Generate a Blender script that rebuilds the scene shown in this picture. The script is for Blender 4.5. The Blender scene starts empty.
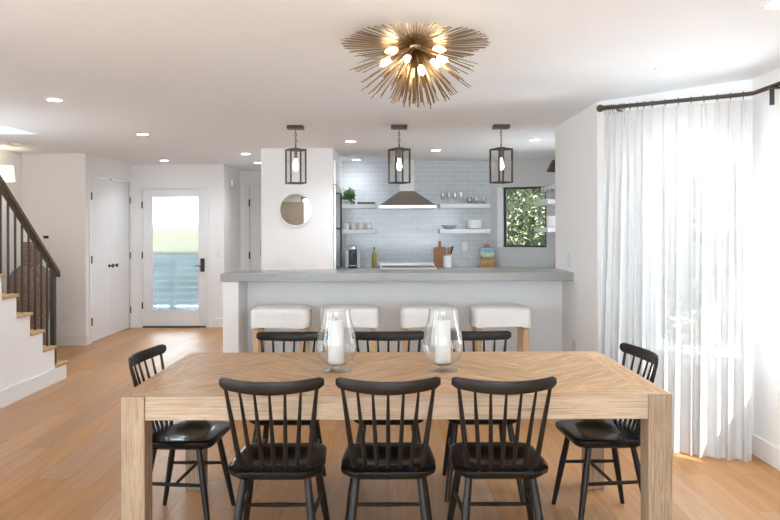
import bpy, math, random
from mathutils import Vector, Matrix
random.seed(7)
PI = math.pi
C = bpy.context.scene.collection
H = 1.475          # eye height
CEIL = 2.434
V = Vector

# ------------------------------------------------------------------ mesh builder
class MB:
    def __init__(s):
        s.v = []; s.f = []; s.uv = []
    def face(s, idx, uvs=None):
        s.f.append(tuple(idx)); s.uv.append(uvs or [(0, 0)] * len(idx))
    def box(s, x0, x1, y0, y1, z0, z1, g=None, M=None):
        d = (x1 - x0, y1 - y0, z1 - z0)
        if g is None: g = max(range(3), key=lambda i: d[i])
        P = [(x, y, z) for z in (z0, z1) for y in (y0, y1) for x in (x0, x1)]
        b = len(s.v); ro, rv = random.randint(0, 60) * 1.37, random.random() * 3
        s.v += [tuple(M @ V(p)) if M else p for p in P]
        for q in ((0, 2, 3, 1), (4, 5, 7, 6), (0, 1, 5, 4), (2, 6, 7, 3), (0, 4, 6, 2), (1, 3, 7, 5)):
            pts = [P[i] for i in q]
            n = next(a for a in range(3) if len({p[a] for p in pts}) == 1) if min(d) > 0 else 2
            oth = [a for a in range(3) if a != g and a != n]
            if n == g: uv = [(p[oth[0]] * .3 + ro, p[oth[-1]] + rv) for p in pts]
            else: uv = [(p[g] + ro, p[oth[0]] + n * .31 + rv) for p in pts]
            s.face([b + i for i in q], uv)
        return s
    def tube(s, pts, r, n=10, caps=True):
        pts = [V(p) for p in pts]
        if not hasattr(r, '__len__'): r = [r] * len(pts)
        b = len(s.v); up = None; L = 0; ro = random.randint(0, 60) * 1.37
        lens = []
        for i, p in enumerate(pts):
            t = (pts[min(i + 1, len(pts) - 1)] - pts[max(i - 1, 0)]).normalized()
            if up is None:
                up = V((0, 0, 1)) if abs(t.z) < .9 else V((1, 0, 0))
            a = (up - t * up.dot(t)).normalized(); up = a; c = t.cross(a)
            if i: L += (p - pts[i - 1]).length
            lens.append(L)
            for k in range(n):
                th = 2 * PI * k / n
                s.v.append(tuple(p + (a * math.cos(th) + c * math.sin(th)) * r[i]))
        for i in range(len(pts) - 1):
            for k in range(n):
                k2 = (k + 1) % n
                s.face((b + i * n + k, b + i * n + k2, b + (i + 1) * n + k2, b + (i + 1) * n + k),
                       [(lens[i] + ro, k * .02), (lens[i] + ro, k * .02 + .02), (lens[i + 1] + ro, k * .02 + .02), (lens[i + 1] + ro, k * .02)])
        if caps:
            s.face([b + k for k in range(n)][::-1]); m = b + (len(pts) - 1) * n
            s.face([m + k for k in range(n)])
        return s
    def lathe(s, prof, n=24, c=(0, 0, 0), sx=1, sy=1, caps=True, e=1.0):
        b = len(s.v)
        def sg(t): return math.copysign(abs(t) ** e, t)
        for r, z in prof:
            for k in range(n):
                th = 2 * PI * k / n
                s.v.append((c[0] + r * sg(math.cos(th)) * sx, c[1] + r * sg(math.sin(th)) * sy, c[2] + z))
        for i in range(len(prof) - 1):
            for k in range(n):
                k2 = (k + 1) % n
                s.face((b + i * n + k, b + i * n + k2, b + (i + 1) * n + k2, b + (i + 1) * n + k))
        if caps:
            s.face([b + k for k in range(n)][::-1]); m = b + (len(prof) - 1) * n
            s.face([m + k for k in range(n)])
        return s
    def prism(s, poly, z0, z1, axis='z'):
        b = len(s.v); n = len(poly)
        for z in (z0, z1):
            for p in poly:
                s.v.append((p[0], p[1], z) if axis == 'z' else ((z, p[0], p[1]) if axis == 'x' else (p[0], z, p[1])))
        s.face([b + i for i in range(n)][::-1]); s.face([b + n + i for i in range(n)])
        for i in range(n):
            j = (i + 1) % n
            s.face((b + i, b + j, b + n + j, b + n + i))
        return s
    def grid(s, fn, nu, nv, close=False):
        b = len(s.v)
        for j in range(nv + 1):
            for i in range(nu + (0 if close else 1)): s.v.append(tuple(fn(i / nu, j / nv)))
        w = nu + (0 if close else 1)
        for j in range(nv):
            for i in range(nu):
                i2 = (i + 1) % w if close else i + 1
                s.face((b + j * w + i, b + j * w + i2, b + (j + 1) * w + i2, b + (j + 1) * w + i),
                       [(i / nu, j / nv), ((i + 1) / nu, j / nv), ((i + 1) / nu, (j + 1) / nv), (i / nu, (j + 1) / nv)])
        return s
    def ball(s, c, r, n=12, m=8, sz=1):
        prof = [(max(1e-4, r * math.sin(PI * i / m)), -r * sz * math.cos(PI * i / m)) for i in range(m + 1)]
        return s.lathe(prof, n, c)
    def build(s, name, mat, parent=None, loc=(0, 0, 0), rz=0, ang=35, bevel=0, kind=None):
        me = bpy.data.meshes.new(name); me.from_pydata(s.v, [], s.f)
        ul = me.uv_layers.new(name='UVMap'); k = 0
        for fu in s.uv:
            for u in fu: ul.data[k].uv = u; k += 1
        me.validate(); me.update()
        import bmesh
        bm = bmesh.new(); bm.from_mesh(me); bmesh.ops.recalc_face_normals(bm, faces=bm.faces); bm.to_mesh(me); bm.free()
        if ang:
            for p in me.polygons: p.use_smooth = True
            me.set_sharp_from_angle(angle=math.radians(ang))
        me.materials.append(mat)
        o = bpy.data.objects.new(name, me); C.objects.link(o)
        o.location = loc; o.rotation_euler = (0, 0, rz)
        if parent: o.parent = parent
        if bevel:
            bv = o.modifiers.new('b', 'BEVEL'); bv.width = bevel; bv.segments = 2; bv.limit_method = 'ANGLE'
        if kind: o['kind'] = kind
        return o

def thing(name, label, cat, loc=(0, 0, 0), rz=0, group=None):
    o = bpy.data.objects.new(name, None); C.objects.link(o)
    o.empty_display_size = .05
    o.location = loc; o.rotation_euler = (0, 0, rz)
    return tag(o, label, cat, group)
def tag(o, label, cat, group=None):
    o['label'] = label; o['category'] = cat
    if group: o['group'] = group
    return o
def kids(o): return [c for c in o.children]
def dup(root, loc, rz=None, label=None):
    r = root.copy(); C.objects.link(r); r.location = loc
    if rz is not None: r.rotation_euler = (0, 0, rz)
    if label: r['label'] = label
    for ch in kids(root):
        c = ch.copy(); C.objects.link(c); c.parent = r
        for g in kids(ch):
            d = g.copy(); C.objects.link(d); d.parent = c
    return r
def S(o): o['kind'] = 'structure'; return o

# ------------------------------------------------------------------ materials
def new(name):
    m = bpy.data.materials.new(name); m.use_nodes = True
    nt = m.node_tree; nt.nodes.clear()
    out = nt.nodes.new('ShaderNodeOutputMaterial')
    return m, nt, out
def N(nt, t, **kw):
    n = nt.nodes.new('ShaderNode' + t)
    for k, v in kw.items():
        if k in n.inputs: n.inputs[k].default_value = v
        else: setattr(n, k, v)
    return n
def pbr(name, col, rough=.5, metal=0, spec=.5, var=.04, scale=8, bump=0, bscale=60, emit=None, estr=0, coat=0, sheen=0, stretch=(1, 1, 1)):
    m, nt, out = new(name); L = nt.links.new
    p = N(nt, 'BsdfPrincipled', Roughness=rough, Metallic=metal)
    p.inputs['Specular IOR Level'].default_value = spec
    p.inputs['Coat Weight'].default_value = coat
    p.inputs['Sheen Weight'].default_value = sheen
    tc = N(nt, 'TexCoord'); mp = N(nt, 'Mapping'); mp.inputs['Scale'].default_value = stretch
    L(tc.outputs['Object'], mp.inputs[0])
    nz = N(nt, 'TexNoise', Scale=scale, Detail=4.0); L(mp.outputs[0], nz.inputs['Vector'])
    mx = N(nt, 'MixRGB'); L(nz.outputs['Fac'], mx.inputs[0])
    mx.inputs[1].default_value = tuple(max(0, c * (1 - var)) for c in col) + (1,)
    mx.inputs[2].default_value = tuple(min(1, c * (1 + var)) for c in col) + (1,)
    L(mx.outputs[0], p.inputs['Base Color'])
    if bump:
        nb = N(nt, 'TexNoise', Scale=bscale, Detail=3.0); L(mp.outputs[0], nb.inputs['Vector'])
        b = N(nt, 'Bump', Strength=bump, Distance=.01); L(nb.outputs['Fac'], b.inputs['Height']); L(b.outputs[0], p.inputs['Normal'])
    if emit:
        p.inputs['Emission Color'].default_value = emit + (1,); p.inputs['Emission Strength'].default_value = estr
    L(p.outputs[0], out.inputs[0])
    return m
def emis(name, col, st):
    m, nt, out = new(name); e = N(nt, 'Emission', Strength=st); e.inputs[0].default_value = col + (1,)
    nt.links.new(e.outputs[0], out.inputs[0]); return m
def thin_glass(name, tint=(1, 1, 1), rough=.02, base=.03, ior=1.45, mx_=1.0, pw=3.5):
    m, nt, out = new(name); L = nt.links.new
    lw = N(nt, 'LayerWeight', Blend=.5); fr = N(nt, 'Math', operation='POWER'); L(lw.outputs['Facing'], fr.inputs[0]); fr.inputs[1].default_value = pw
    t = N(nt, 'BsdfTransparent'); t.inputs[0].default_value = tint + (1,)
    g = N(nt, 'BsdfGlossy', Roughness=rough)
    mu = N(nt, 'Math', operation='MULTIPLY_ADD'); L(fr.outputs[0], mu.inputs[0]); mu.inputs[1].default_value = mx_; mu.inputs[2].default_value = base
    x = N(nt, 'MixShader'); L(mu.outputs[0], x.inputs[0]); L(t.outputs[0], x.inputs[1]); L(g.outputs[0], x.inputs[2])
    L(x.outputs[0], out.inputs[0]); return m
def ramp(nt, stops):
    r = N(nt, 'ValToRGB'); e = r.color_ramp.elements
    while len(e) < len(stops): e.new(.5)
    for i, (p, c) in enumerate(stops):
        e[i].position = p; e[i].color = tuple(c) + (1,)
    return r
def wood(name, stops, rough=.5, su=2.2, sv=45, bump=.25, tone=.35, spec=.4, wash=None):
    """grain runs along U of the UV map"""
    m, nt, out = new(name); L = nt.links.new
    p = N(nt, 'BsdfPrincipled', Roughness=rough); p.inputs['Specular IOR Level'].default_value = spec
    tc = N(nt, 'TexCoord'); mp = N(nt, 'Mapping'); mp.inputs['Scale'].default_value = (su, sv, 1)
    L(tc.outputs['UV'], mp.inputs[0])
    n1 = N(nt, 'TexNoise', Scale=1.0, Detail=6.0, Roughness=.62, Distortion=.6); L(mp.outputs[0], n1.inputs['Vector'])
    r = ramp(nt, stops); L(n1.outputs['Fac'], r.inputs[0])
    m2 = N(nt, 'Mapping'); m2.inputs['Scale'].default_value = (.9, 2.5, 1); L(tc.outputs['UV'], m2.inputs[0])
    n2 = N(nt, 'TexNoise', Scale=1.0, Detail=2.0); L(m2.outputs[0], n2.inputs['Vector'])
    hs = N(nt, 'HueSaturation'); L(r.outputs[0], hs.inputs['Color'])
    mr = N(nt, 'MapRange'); mr.inputs[1].default_value = .3; mr.inputs[2].default_value = .7
    mr.inputs[3].default_value = 1 - tone; mr.inputs[4].default_value = 1 + tone
    L(n2.outputs['Fac'], mr.inputs[0]); L(mr.outputs[0], hs.inputs['Value'])
    col = hs.outputs[0]
    if wash:
        m3 = N(nt, 'Mapping'); m3.inputs['Scale'].default_value = (5, 26, 1); L(tc.outputs['UV'], m3.inputs[0])
        n3 = N(nt, 'TexNoise', Scale=1.0, Detail=5.0, Roughness=.7); L(m3.outputs[0], n3.inputs['Vector'])
        r3 = ramp(nt, [(.5, (0, 0, 0)), (.68, (1, 1, 1))]); L(n3.outputs['Fac'], r3.inputs[0])
        ml = N(nt, 'Math', operation='MULTIPLY'); L(r3.outputs[0], ml.inputs[0]); ml.inputs[1].default_value = wash[1]
        mx = N(nt, 'MixRGB'); L(ml.outputs[0], mx.inputs[0]); L(col, mx.inputs[1]); mx.inputs[2].default_value = wash[0] + (1,)
        col = mx.outputs[0]
    L(col, p.inputs['Base Color'])
    b = N(nt, 'Bump', Strength=bump, Distance=.004); L(n1.outputs['Fac'], b.inputs['Height']); L(b.outputs[0], p.inputs['Normal'])
    L(p.outputs[0], out.inputs[0]); return m

WALL = pbr('wall_paint', (.86, .855, .85), .6, var=.01, scale=3, spec=.25)
WALL2 = WALL
CEILM = pbr('ceiling_paint_cooled', (.85, .885, .92), .75, var=.01, scale=2, spec=.15)  # cool tint put into the paint to offset warm light off the floor
TRIM = pbr('trim_white', (.82, .82, .82), .4, var=.01)
DOORW = pbr('door_white', (.82, .82, .82), .6, var=.01)
BLACK = pbr('black_wood', (.015, .0105, .008), .38, var=.35, scale=9, spec=.27)
SEATB = pbr('black_seat', (.008, .0075, .007), .22, var=.3, scale=9, spec=.27)
DARKM = pbr('dark_metal', (.03, .025, .02), .4, var=.2)
BRONZE = pbr('bronze', (.075, .062, .05), .38, metal=.6, var=.25)
RAILW = wood('rail_wood', [(.3, (.05, .034, .023)), (.7, (.11, .075, .05))], .4, bump=.1, tone=.15)
STEEL = pbr('steel', (.62, .61, .6), .28, metal=1, var=.05, scale=40, stretch=(1, 20, 1))
HOODM = pbr('hood_steel', (.36, .31, .27), .36, metal=.85, var=.06)
CHROME = pbr('chrome', (.8, .8, .8), .12, metal=1)
PORC = pbr('porcelain', (.85, .85, .84), .25, var=.01)
FABRIC = pbr('slip_fabric', (.84, .83, .81), .9, var=.03, scale=30, bump=.25, bscale=25, sheen=.2)
WAX = pbr('wax', (.66, .65, .635), .5, var=.01)
GREYTOP = pbr('grey_quartz', (.33, .325, .315), .22, var=.05, scale=30)
BLKPL = pbr('black_plastic', (.02, .02, .022), .3)
GLASS = thin_glass('clear_glass', (.99, .99, .985), .03, .012)
VGLASS = thin_glass('vase_glass', (.965, .975, .975), .05, .06, pw=2.2)
DRINK = thin_glass('drinking_glass', (.97, .975, .98), .12, .16, pw=1.6)
WINGLASS = thin_glass('window_glass', (.97, .98, .98), .01, .01, 1.3)
LENS = emis('lamp_lens', (.97, .98, 1), 30)
BULB = emis('warm_bulb', (1, .76, .48), 26)
EDISON = emis('edison_bulb', (1, .86, .66), 4)
WT = [(.30, (.24, .125, .052)), (.42, (.43, .245, .11)), (.56, (.54, .33, .16)), (.72, (.64, .45, .27))]
TABLEW = wood('table_wood', WT, .42, su=3.6, sv=85, tone=.16, bump=.3, wash=((.68, .57, .44), .6))
APRONW = wood('table_edge', [(.3, (.28, .185, .115)), (.48, (.43, .31, .205)), (.72, (.54, .43, .315))], .6, su=3.4, sv=130, tone=.1, bump=.5, wash=((.53, .43, .32), .7))
LEGW = wood('table_leg_wood', [(.3, (.17, .105, .06)), (.46, (.30, .205, .125)), (.7, (.42, .31, .21))], .65, su=7, sv=170, tone=.14, bump=.6, wash=((.43, .34, .25), .55))
STOOLW = wood('stool_wood', [(.3, (.48, .30, .15)), (.7, (.68, .47, .27))], .5, tone=.1, bump=.1)
TREADW = wood('tread_wood', [(.3, (.45, .25, .115)), (.7, (.62, .40, .21))], .4, tone=.12, bump=.1)
BOARDW = wood('board_wood', [(.3, (.30, .13, .06)), (.7, (.48, .25, .12))], .45, tone=.1, bump=.1)
SCULPT = pbr('carved_wood', (.24, .155, .115), .6, var=1.0, scale=34, bump=.9, bscale=26)
LEAF = pbr('leaf', (.05, .13, .03), .45, var=.5, scale=5)
HEDGE = pbr('hedge_leaf', (.028, .042, .011), .6, var=.95, scale=14)
TREEL = pbr('tree_leaf', (.15, .17, .11), .5, var=.6, scale=4)
BARK = pbr('bark', (.1, .08, .06), .9, var=.4, bump=.6)
PAVE = pbr('pale_paving', (.80, .80, .80), .8, var=.1, scale=2)
BRASS = pbr('rod_bronze', (.27, .18, .095), .34, metal=.9, var=.3, scale=20)

def floor_mat():
    m, nt, out = new('oak_planks'); L = nt.links.new
    p = N(nt, 'BsdfPrincipled', Roughness=.42); p.inputs['Specular IOR Level'].default_value = .4
    tc = N(nt, 'TexCoord'); sp = N(nt, 'SeparateXYZ'); L(tc.outputs['Object'], sp.inputs[0])
    def M(op, a, b=None, c=None):
        n = N(nt, 'Math', operation=op)
        for i, q in enumerate((a, b, c)):
            if q is None: continue
            if isinstance(q, (int, float)): n.inputs[i].default_value = q
            else: L(q, n.inputs[i])
        return n.outputs[0]
    W = .19
    rx = M('DIVIDE', sp.outputs[0], W); row = M('FLOOR', rx); fx = M('FRACT', rx)
    w1 = N(nt, 'TexWhiteNoise', noise_dimensions='1D'); L(row, w1.inputs['W'])
    ry = M('ADD', M('DIVIDE', sp.outputs[1], 1.9), M('MULTIPLY', w1.outputs['Value'], 7.3))
    col = M('FLOOR', ry); fy = M('FRACT', ry)
    cb = N(nt, 'CombineXYZ'); L(row, cb.inputs[0]); L(col, cb.inputs[1])
    w2 = N(nt, 'TexWhiteNoise', noise_dimensions='3D'); L(cb.outputs[0], w2.inputs['Vector'])
    # grain
    gx = M('ADD', M('MULTIPLY', sp.outputs[0], 26), M('MULTIPLY', w2.outputs['Value'], 90))
    gy = M('MULTIPLY', sp.outputs[1], 1.6)
    gc = N(nt, 'CombineXYZ'); L(gx, gc.inputs[0]); L(gy, gc.inputs[1])
    gn = N(nt, 'TexNoise', Scale=1.0, Detail=5.0, Roughness=.6, Distortion=.8); L(gc.outputs[0], gn.inputs['Vector'])
    r = ramp(nt, [(.3, (.375, .185, .07)), (.5, (.455, .228, .088)), (.75, (.515, .28, .125))]); L(gn.outputs['Fac'], r.inputs[0])
    hs = N(nt, 'HueSaturation'); L(r.outputs[0], hs.inputs['Color'])
    L(M('MULTIPLY_ADD', w2.outputs['Value'], .24, .88), hs.inputs['Value'])
    sc = N(nt, 'SeparateColor'); L(w2.outputs['Color'], sc.inputs[0])
    L(M('MULTIPLY_ADD', sc.outputs[1], .2, .88), hs.inputs['Saturation'])
    # knots
    kc = N(nt, 'CombineXYZ'); L(M('MULTIPLY', sp.outputs[0], 6), kc.inputs[0]); L(M('MULTIPLY', sp.outputs[1], 2), kc.inputs[1])
    vo = N(nt, 'TexVoronoi', Scale=1.0); L(kc.outputs[0], vo.inputs['Vector'])
    kn = M('MULTIPLY', M('LESS_THAN', vo.outputs['Distance'], .06), .55)
    mk = N(nt, 'MixRGB'); L(kn, mk.inputs[0]); L(hs.outputs[0], mk.inputs[1]); mk.inputs[2].default_value = (.22, .11, .05, 1)
    # seams
    gap = M('MAXIMUM', M('GREATER_THAN', M('ABSOLUTE', M('SUBTRACT', fx, .5)), .489), M('GREATER_THAN', M('ABSOLUTE', M('SUBTRACT', fy, .5)), .4985))
    mg = N(nt, 'MixRGB'); L(M('MULTIPLY', gap, .65), mg.inputs[0]); L(mk.outputs[0], mg.inputs[1]); mg.inputs[2].default_value = (.24, .12, .05, 1)
    L(mg.outputs[0], p.inputs['Base Color'])
    L(M('MULTIPLY_ADD', gn.outputs['Fac'], .15, .33), p.inputs['Roughness'])
    L(p.outputs[0], out.inputs[0]); return m
FLOORM = floor_mat()

def tile_mat():
    m, nt, out = new('subway_tile'); L = nt.links.new
    p = N(nt, 'BsdfPrincipled', Roughness=.12)
    tc = N(nt, 'TexCoord'); sp = N(nt, 'SeparateXYZ'); L(tc.outputs['Object'], sp.inputs[0])
    cb = N(nt, 'CombineXYZ'); L(sp.outputs[0], cb.inputs[0]); L(sp.outputs[2], cb.inputs[1])
    br = N(nt, 'TexBrick', Scale=1.0); br.inputs['Brick Width'].default_value = .2; br.inputs['Row Height'].default_value = .066
    br.inputs['Mortar Size'].default_value = .0035; br.inputs['Bias'].default_value = -.2
    br.inputs['Color1'].default_value = (.58, .615, .645, 1); br.inputs['Color2'].default_value = (.63, .66, .69, 1); br.inputs['Mortar'].default_value = (.75, .765, .78, 1)
    L(cb.outputs[0], br.inputs['Vector']); L(br.outputs['Color'], p.inputs['Base Color'])
    b = N(nt, 'Bump', Strength=.3, Distance=.003, invert=True); L(br.outputs['Fac'], b.inputs['Height']); L(b.outputs[0], p.inputs['Normal'])
    L(p.outputs[0], out.inputs[0]); return m
TILE = tile_mat()

def curtain_mat():
    m, nt, out = new('sheer_linen'); L = nt.links.new
    tc = N(nt, 'TexCoord'); n = N(nt, 'TexNoise', Scale=120.0, Detail=2.0); L(tc.outputs['Object'], n.inputs['Vector'])
    mr = N(nt, 'MapRange'); mr.inputs[1].default_value = .3; mr.inputs[2].default_value = .7; mr.inputs[3].default_value = .14; mr.inputs[4].default_value = .19
    L(n.outputs['Fac'], mr.inputs[0])
    d = N(nt, 'BsdfDiffuse'); d.inputs[0].default_value = (.64, .64, .635, 1)
    t = N(nt, 'BsdfTranslucent'); t.inputs[0].default_value = (.64, .64, .635, 1)
    x = N(nt, 'MixShader'); x.inputs[0].default_value = .03; L(d.outputs[0], x.inputs[1]); L(t.outputs[0], x.inputs[2])
    tr = N(nt, 'BsdfTransparent'); y = N(nt, 'MixShader'); L(mr.outputs[0], y.inputs[0]); L(x.outputs[0], y.inputs[1]); L(tr.outputs[0], y.inputs[2])
    L(y.outputs[0], out.inputs[0]); return m
SHEER = curtain_mat()

def frosted():
    m, nt, out = new('frosted_glass'); L = nt.links.new
    p = N(nt, 'BsdfPrincipled', Roughness=.17, IOR=1.15); p.inputs['Transmission Weight'].default_value = 1
    p.inputs['Base Color'].default_value = (.8, .85, .85, 1)
    L(p.outputs[0], out.inputs[0]); return m
FROST = frosted()

# ------------------------------------------------------------------ camera
cam = bpy.data.cameras.new('camera'); co = bpy.data.objects.new('camera', cam); C.objects.link(co)
co.location = (0, 0, H); co.rotation_euler = (PI / 2, .0035, 0)
F = 720.0
cam.lens = F / 780 * 36; cam.sensor_width = 36; cam.shift_x = 2 / 780; cam.shift_y = -32 / 780
cam.clip_start = .05; cam.clip_end = 200
bpy.context.scene.camera = co

# ------------------------------------------------------------------ setting
T = .12
def wall(name, p0, p1, outward, z0=0, z1=CEIL, opens=(), mat=WALL, t=T, parent=None):
    """wall from p0 to p1 with its room face on that line; opens = (u0,u1,z0,z1)"""
    p0 = V((p0[0], p0[1], 0)); p1 = V((p1[0], p1[1], 0)); L = (p1 - p0).length; d = (p1 - p0) / L
    n = V((d.y, -d.x, 0))
    if n.dot(V((outward[0], outward[1], 0))) < 0: n = -n
    M = Matrix(((d.x, n.x, 0, p0.x), (d.y, n.y, 0, p0.y), (0, 0, 1, 0), (0, 0, 0, 1)))
    mb = MB(); u = 0
    for (a, b, c, e) in sorted(opens):
        if a > u: mb.box(u, a, 0, t, z0, z1, M=M)
        if c > z0: mb.box(a, b, 0, t, z0, c, M=M)
        if e < z1: mb.box(a, b, 0, t, e, z1, M=M)
        u = b
    if u < L: mb.box(u, L, 0, t, z0, z1, M=M)
    o = mb.build(name, mat, parent, ang=0); S(o)
    return o, M
def sbox(name, *a, mat=TRIM, parent=None, M=None, bevel=0):
    o = MB().box(*a, M=M).build(name, mat, parent, ang=0, bevel=bevel); 
    if not parent: S(o)
    return o

fl = MB().box(-5.0, 2.5, -3.1, 12.2, -.1, 0).build('floor', FLOORM, ang=0); S(fl)
# ceiling, open over the stairs
OX, OY = -3.53, 7.26
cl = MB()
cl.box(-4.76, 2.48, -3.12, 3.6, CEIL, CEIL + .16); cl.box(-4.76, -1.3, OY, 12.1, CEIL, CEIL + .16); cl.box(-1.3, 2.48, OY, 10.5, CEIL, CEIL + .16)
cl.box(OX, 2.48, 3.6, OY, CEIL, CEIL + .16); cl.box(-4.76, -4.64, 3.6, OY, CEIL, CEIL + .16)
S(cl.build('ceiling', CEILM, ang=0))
sh = MB(); z0, z1 = CEIL + .162, CEIL + 1.3
sh.box(OX, OX + .1, 3.5, OY + .1, z0, z1); sh.box(-4.74, -4.64, 3.5, OY + .1, z0, z1)
sh.box(-4.74, OX + .1, 3.5, OY + .1, z1 + .001, z1 + .1); sh.box(-4.64, OX, OY, OY + .1, z0, z1); sh.box(-4.64, OX, 3.5, 3.6, z0, z1)
S(sh.build('wall_stairwell', WALL, ang=0))

XL, XC, XE, XH = -4.64, -3.83, -2.45, -1.42
YC, YE, YH, YK = 9.12, 10.75, 11.97, 10.33
_, MLF = wall('wall_left', (XL, 3.5), (XL, YC), (-1, 0), opens=[(.6, 3.3, 1.1, 2.3)])
wall('wall_alcove', (XL - T, YC), (XC, YC), (0, 1))
# closet wall with double doors
cz = 2.165; c0, c1 = 9.27, 10.66
wall('wall_closet', (XC, YC + T), (XC, YE), (-1, 0), opens=[(c0 - YC - T, c1 - YC - T, 0, cz)])
S(MB().box(XC - .8, XC - .7, YC + T + .01, c1 + .3, 0, CEIL).build('wall_closet_back', WALL, ang=0))
# entry wall + front door
dx0, dx1, dz = -3.712, -2.672, 2.118
wall('wall_entry', (XC - T, YE), (XE, YE), (0, 1), opens=[(dx0 - XC + T, dx1 - XC + T, 0, dz)])
wall('wall_hall_left', (XE, YE + T), (XE, YH), (-1, 0))
hd0, hd1, hz = -2.30, -1.5, 2.19
wall('wall_hall_back', (XE - T, YH), (XH + T, YH), (0, 1), opens=[(hd0 - XE + T, hd1 - XE + T, 0, hz)])
wall('wall_hall_right', (XH, YK + T), (XH, YH), (1, 0))
wall('wall_kitchen', (-1.52, YK), (1.478, YK), (0, 1), mat=TILE)
KR = 2.35; KA = (1.478, YK); KB = (KR, 9.93)
klen = math.hypot(KB[0] - KA[0], KB[1] - KA[1]); kd = ((KB[0] - KA[0]) / klen, (KB[1] - KA[1]) / klen)
def ku(X): return (X - KA[0]) / kd[0]
kw0, kw1, kwz0, kwz1 = ku(1.635), ku(2.2), 1.195, 2.05
_, MK = wall('wall_kitchen_window', KA, KB, (0, 1), opens=[(kw0, kw1, kwz0, kwz1)], mat=pbr('grey_tile_paint', (.60, .60, .60), .35, var=.03), t=.14)
_, MKR = wall('wall_kitchen_right', (KR, 6.9), (KR, 9.93), (1, 0), mat=WALL, opens=[(.35, 1.6, 1.1, 1.9)])
# pier that ends the bar
XR = 1.6; BY = 5.5; BX2, BY2 = 2.367, 4.67
S(MB().prism([(XR, BY), (XR, 6.88), (2.47, 6.88), (2.47, 6.76), (1.72, 6.76), (1.72, BY + .05)], 0, CEIL).build('wall_pier', WALL, ang=0))
blen = math.hypot(BX2 - XR, BY2 - BY); bd = ((BX2 - XR) / blen, (BY2 - BY) / blen)
bw0, bw1, wz0, wz1 = .40, 1.06, .55, 2.02
_, MBAY = wall('wall_bay', (XR, BY), (BX2, BY2), (1, 1), opens=[(bw0, bw1, wz0, wz1)])
# right wall, windows run towards and past the camera
rw = [(BY2 - 4.43, BY2 - 3.85, .54, 2.035)]
_, MRW = wall('wall_right', (BX2, BY2), (BX2, -3.0), (1, 0), opens=rw)
_, MBK = wall('wall_back', (-3.2, -3.0), (BX2, -3.0), (0, -1), opens=[(.75, 5.42, .02, 2.36)])
added_lwo = [(2.2, 4.2, .2, 2.32), (4.6, 5.8, .2, 2.32)]  # added unseen windows behind the camera, to light the bar front
_, MLW = wall('wall_near_left', (-3.2, -3.0), (-3.2, 3.5), (-1, 0), opens=added_lwo)
wall('wall_stair_end', (-4.64, 3.5), (-3.2, 3.5), (0, -1))
# pantry / fridge column
S(MB().box(-1.52, -.66, 8.63, YK - .001, 0, CEIL).build('wall_column', WALL, ang=0))

# windows
def window(name, M, u0, u1, z0, z1, dep, fw=.045, mat=TRIM, bars=0, ft=.05):
    f = MB()
    f.box(u0, u0 + fw, dep, dep + ft, z0, z1, M=M); f.box(u1 - fw, u1, dep, dep + ft, z0, z1, M=M)
    f.box(u0 + fw, u1 - fw, dep, dep + ft, z0, z0 + fw, M=M); f.box(u0 + fw, u1 - fw, dep, dep + ft, z1 - fw, z1, M=M)
    for i in range(bars):
        c = u0 + (u1 - u0) * (i + 1) / (bars + 1); f.box(c - fw / 2, c + fw / 2, dep, dep + ft, z0 + fw, z1 - fw, M=M)
    o = f.build(name, mat, ang=0); S(o)
    MB().box(u0 + fw, u1 - fw, dep + .02, dep + .025, z0 + fw, z1 - fw, M=M).build('glass_pane', WINGLASS, o, ang=0)
    return o
window('window_1', MK, kw0, kw1, kwz0, kwz1, .07, .03, DARKM)
window('window_2', MBAY, bw0, bw1, wz0, wz1, .05)
for i, (a, b, c, e) in enumerate(rw): window('window_%d' % (3 + i), MRW, a, b, c, e, .05, bars=1 if i == 2 else 0)
window('window_8', MLF, .6, 3.3, 1.1, 2.3, .05, bars=1); window('window_9', MKR, .35, 1.6, 1.1, 1.9, .05, .04, DARKM)  # added unseen stair and kitchen side windows, to brighten the far ceiling
for i, (a, b, c, e) in enumerate(added_lwo): window('window_%d' % (7 + i), MLW, a, b, c, e, .05, bars=1)  # the added left windows, there for their daylight
window('window_6', MBK, .75, 5.42, .02, 2.36, .05, .06, DARKM, bars=3)  # unseen rear glazing, enlarged to let in more daylight
S(MB().box(kw0 - .075, kw0 - .001, -.012, -.001, kwz0, kwz1, M=MK).build('trim_1', TRIM, ang=0))
S(MB().box(bw0 - .05, bw1 + .05, -.03, -.001, wz0 - .03, wz0 - .001, M=MBAY).build('trim_2', TRIM, ang=0))

S(MB().box(2.485, 3.1, -1.5, 5.4, CEIL, CEIL + .16).build('trim_4', TRIM, ang=0))   # roof eave outside the right-hand windows
# baseboards
def bb(name, p0, p1, inward, h=.135, t=.015):
    p0 = V((*p0, 0)); p1 = V((*p1, 0)); L = (p1 - p0).length; d = (p1 - p0) / L; n = V((d.y, -d.x, 0))
    if n.dot(V((*inward, 0))) < 0: n = -n
    M = Matrix(((d.x, n.x, 0, p0.x), (d.y, n.y, 0, p0.y), (0, 0, 1, 0), (0, 0, 0, 1)))
    S(MB().box(0, L, .001, t, .001, h, M=M).build(name, TRIM, ang=0, bevel=.004))
bb('baseboard_alcove', (XL + .02, YC), (XC + .016, YC), (0, -1)); bb('baseboard_closet', (XC, YC + .001), (XC, c0 - .06), (1, 0))
bb('baseboard_entry', (dx1 + .06, YE), (XE, YE), (0, -1)); bb('baseboard_bay', (XR + .02, BY - .02), (BX2 - .01, BY2 + .01), (-1, -1))
bb('baseboard_right', (BX2, BY2 - .02), (BX2, -2.9), (-1, 0)); bb('baseboard_pier', (XR, BY), (XR, 6.6), (-1, 0))
bb('baseboard_left', (XL, 7.2), (XL, YC - .02), (1, 0)); bb('baseboard_hall', (XE, YE), (XE, YH), (1, 0))

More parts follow.
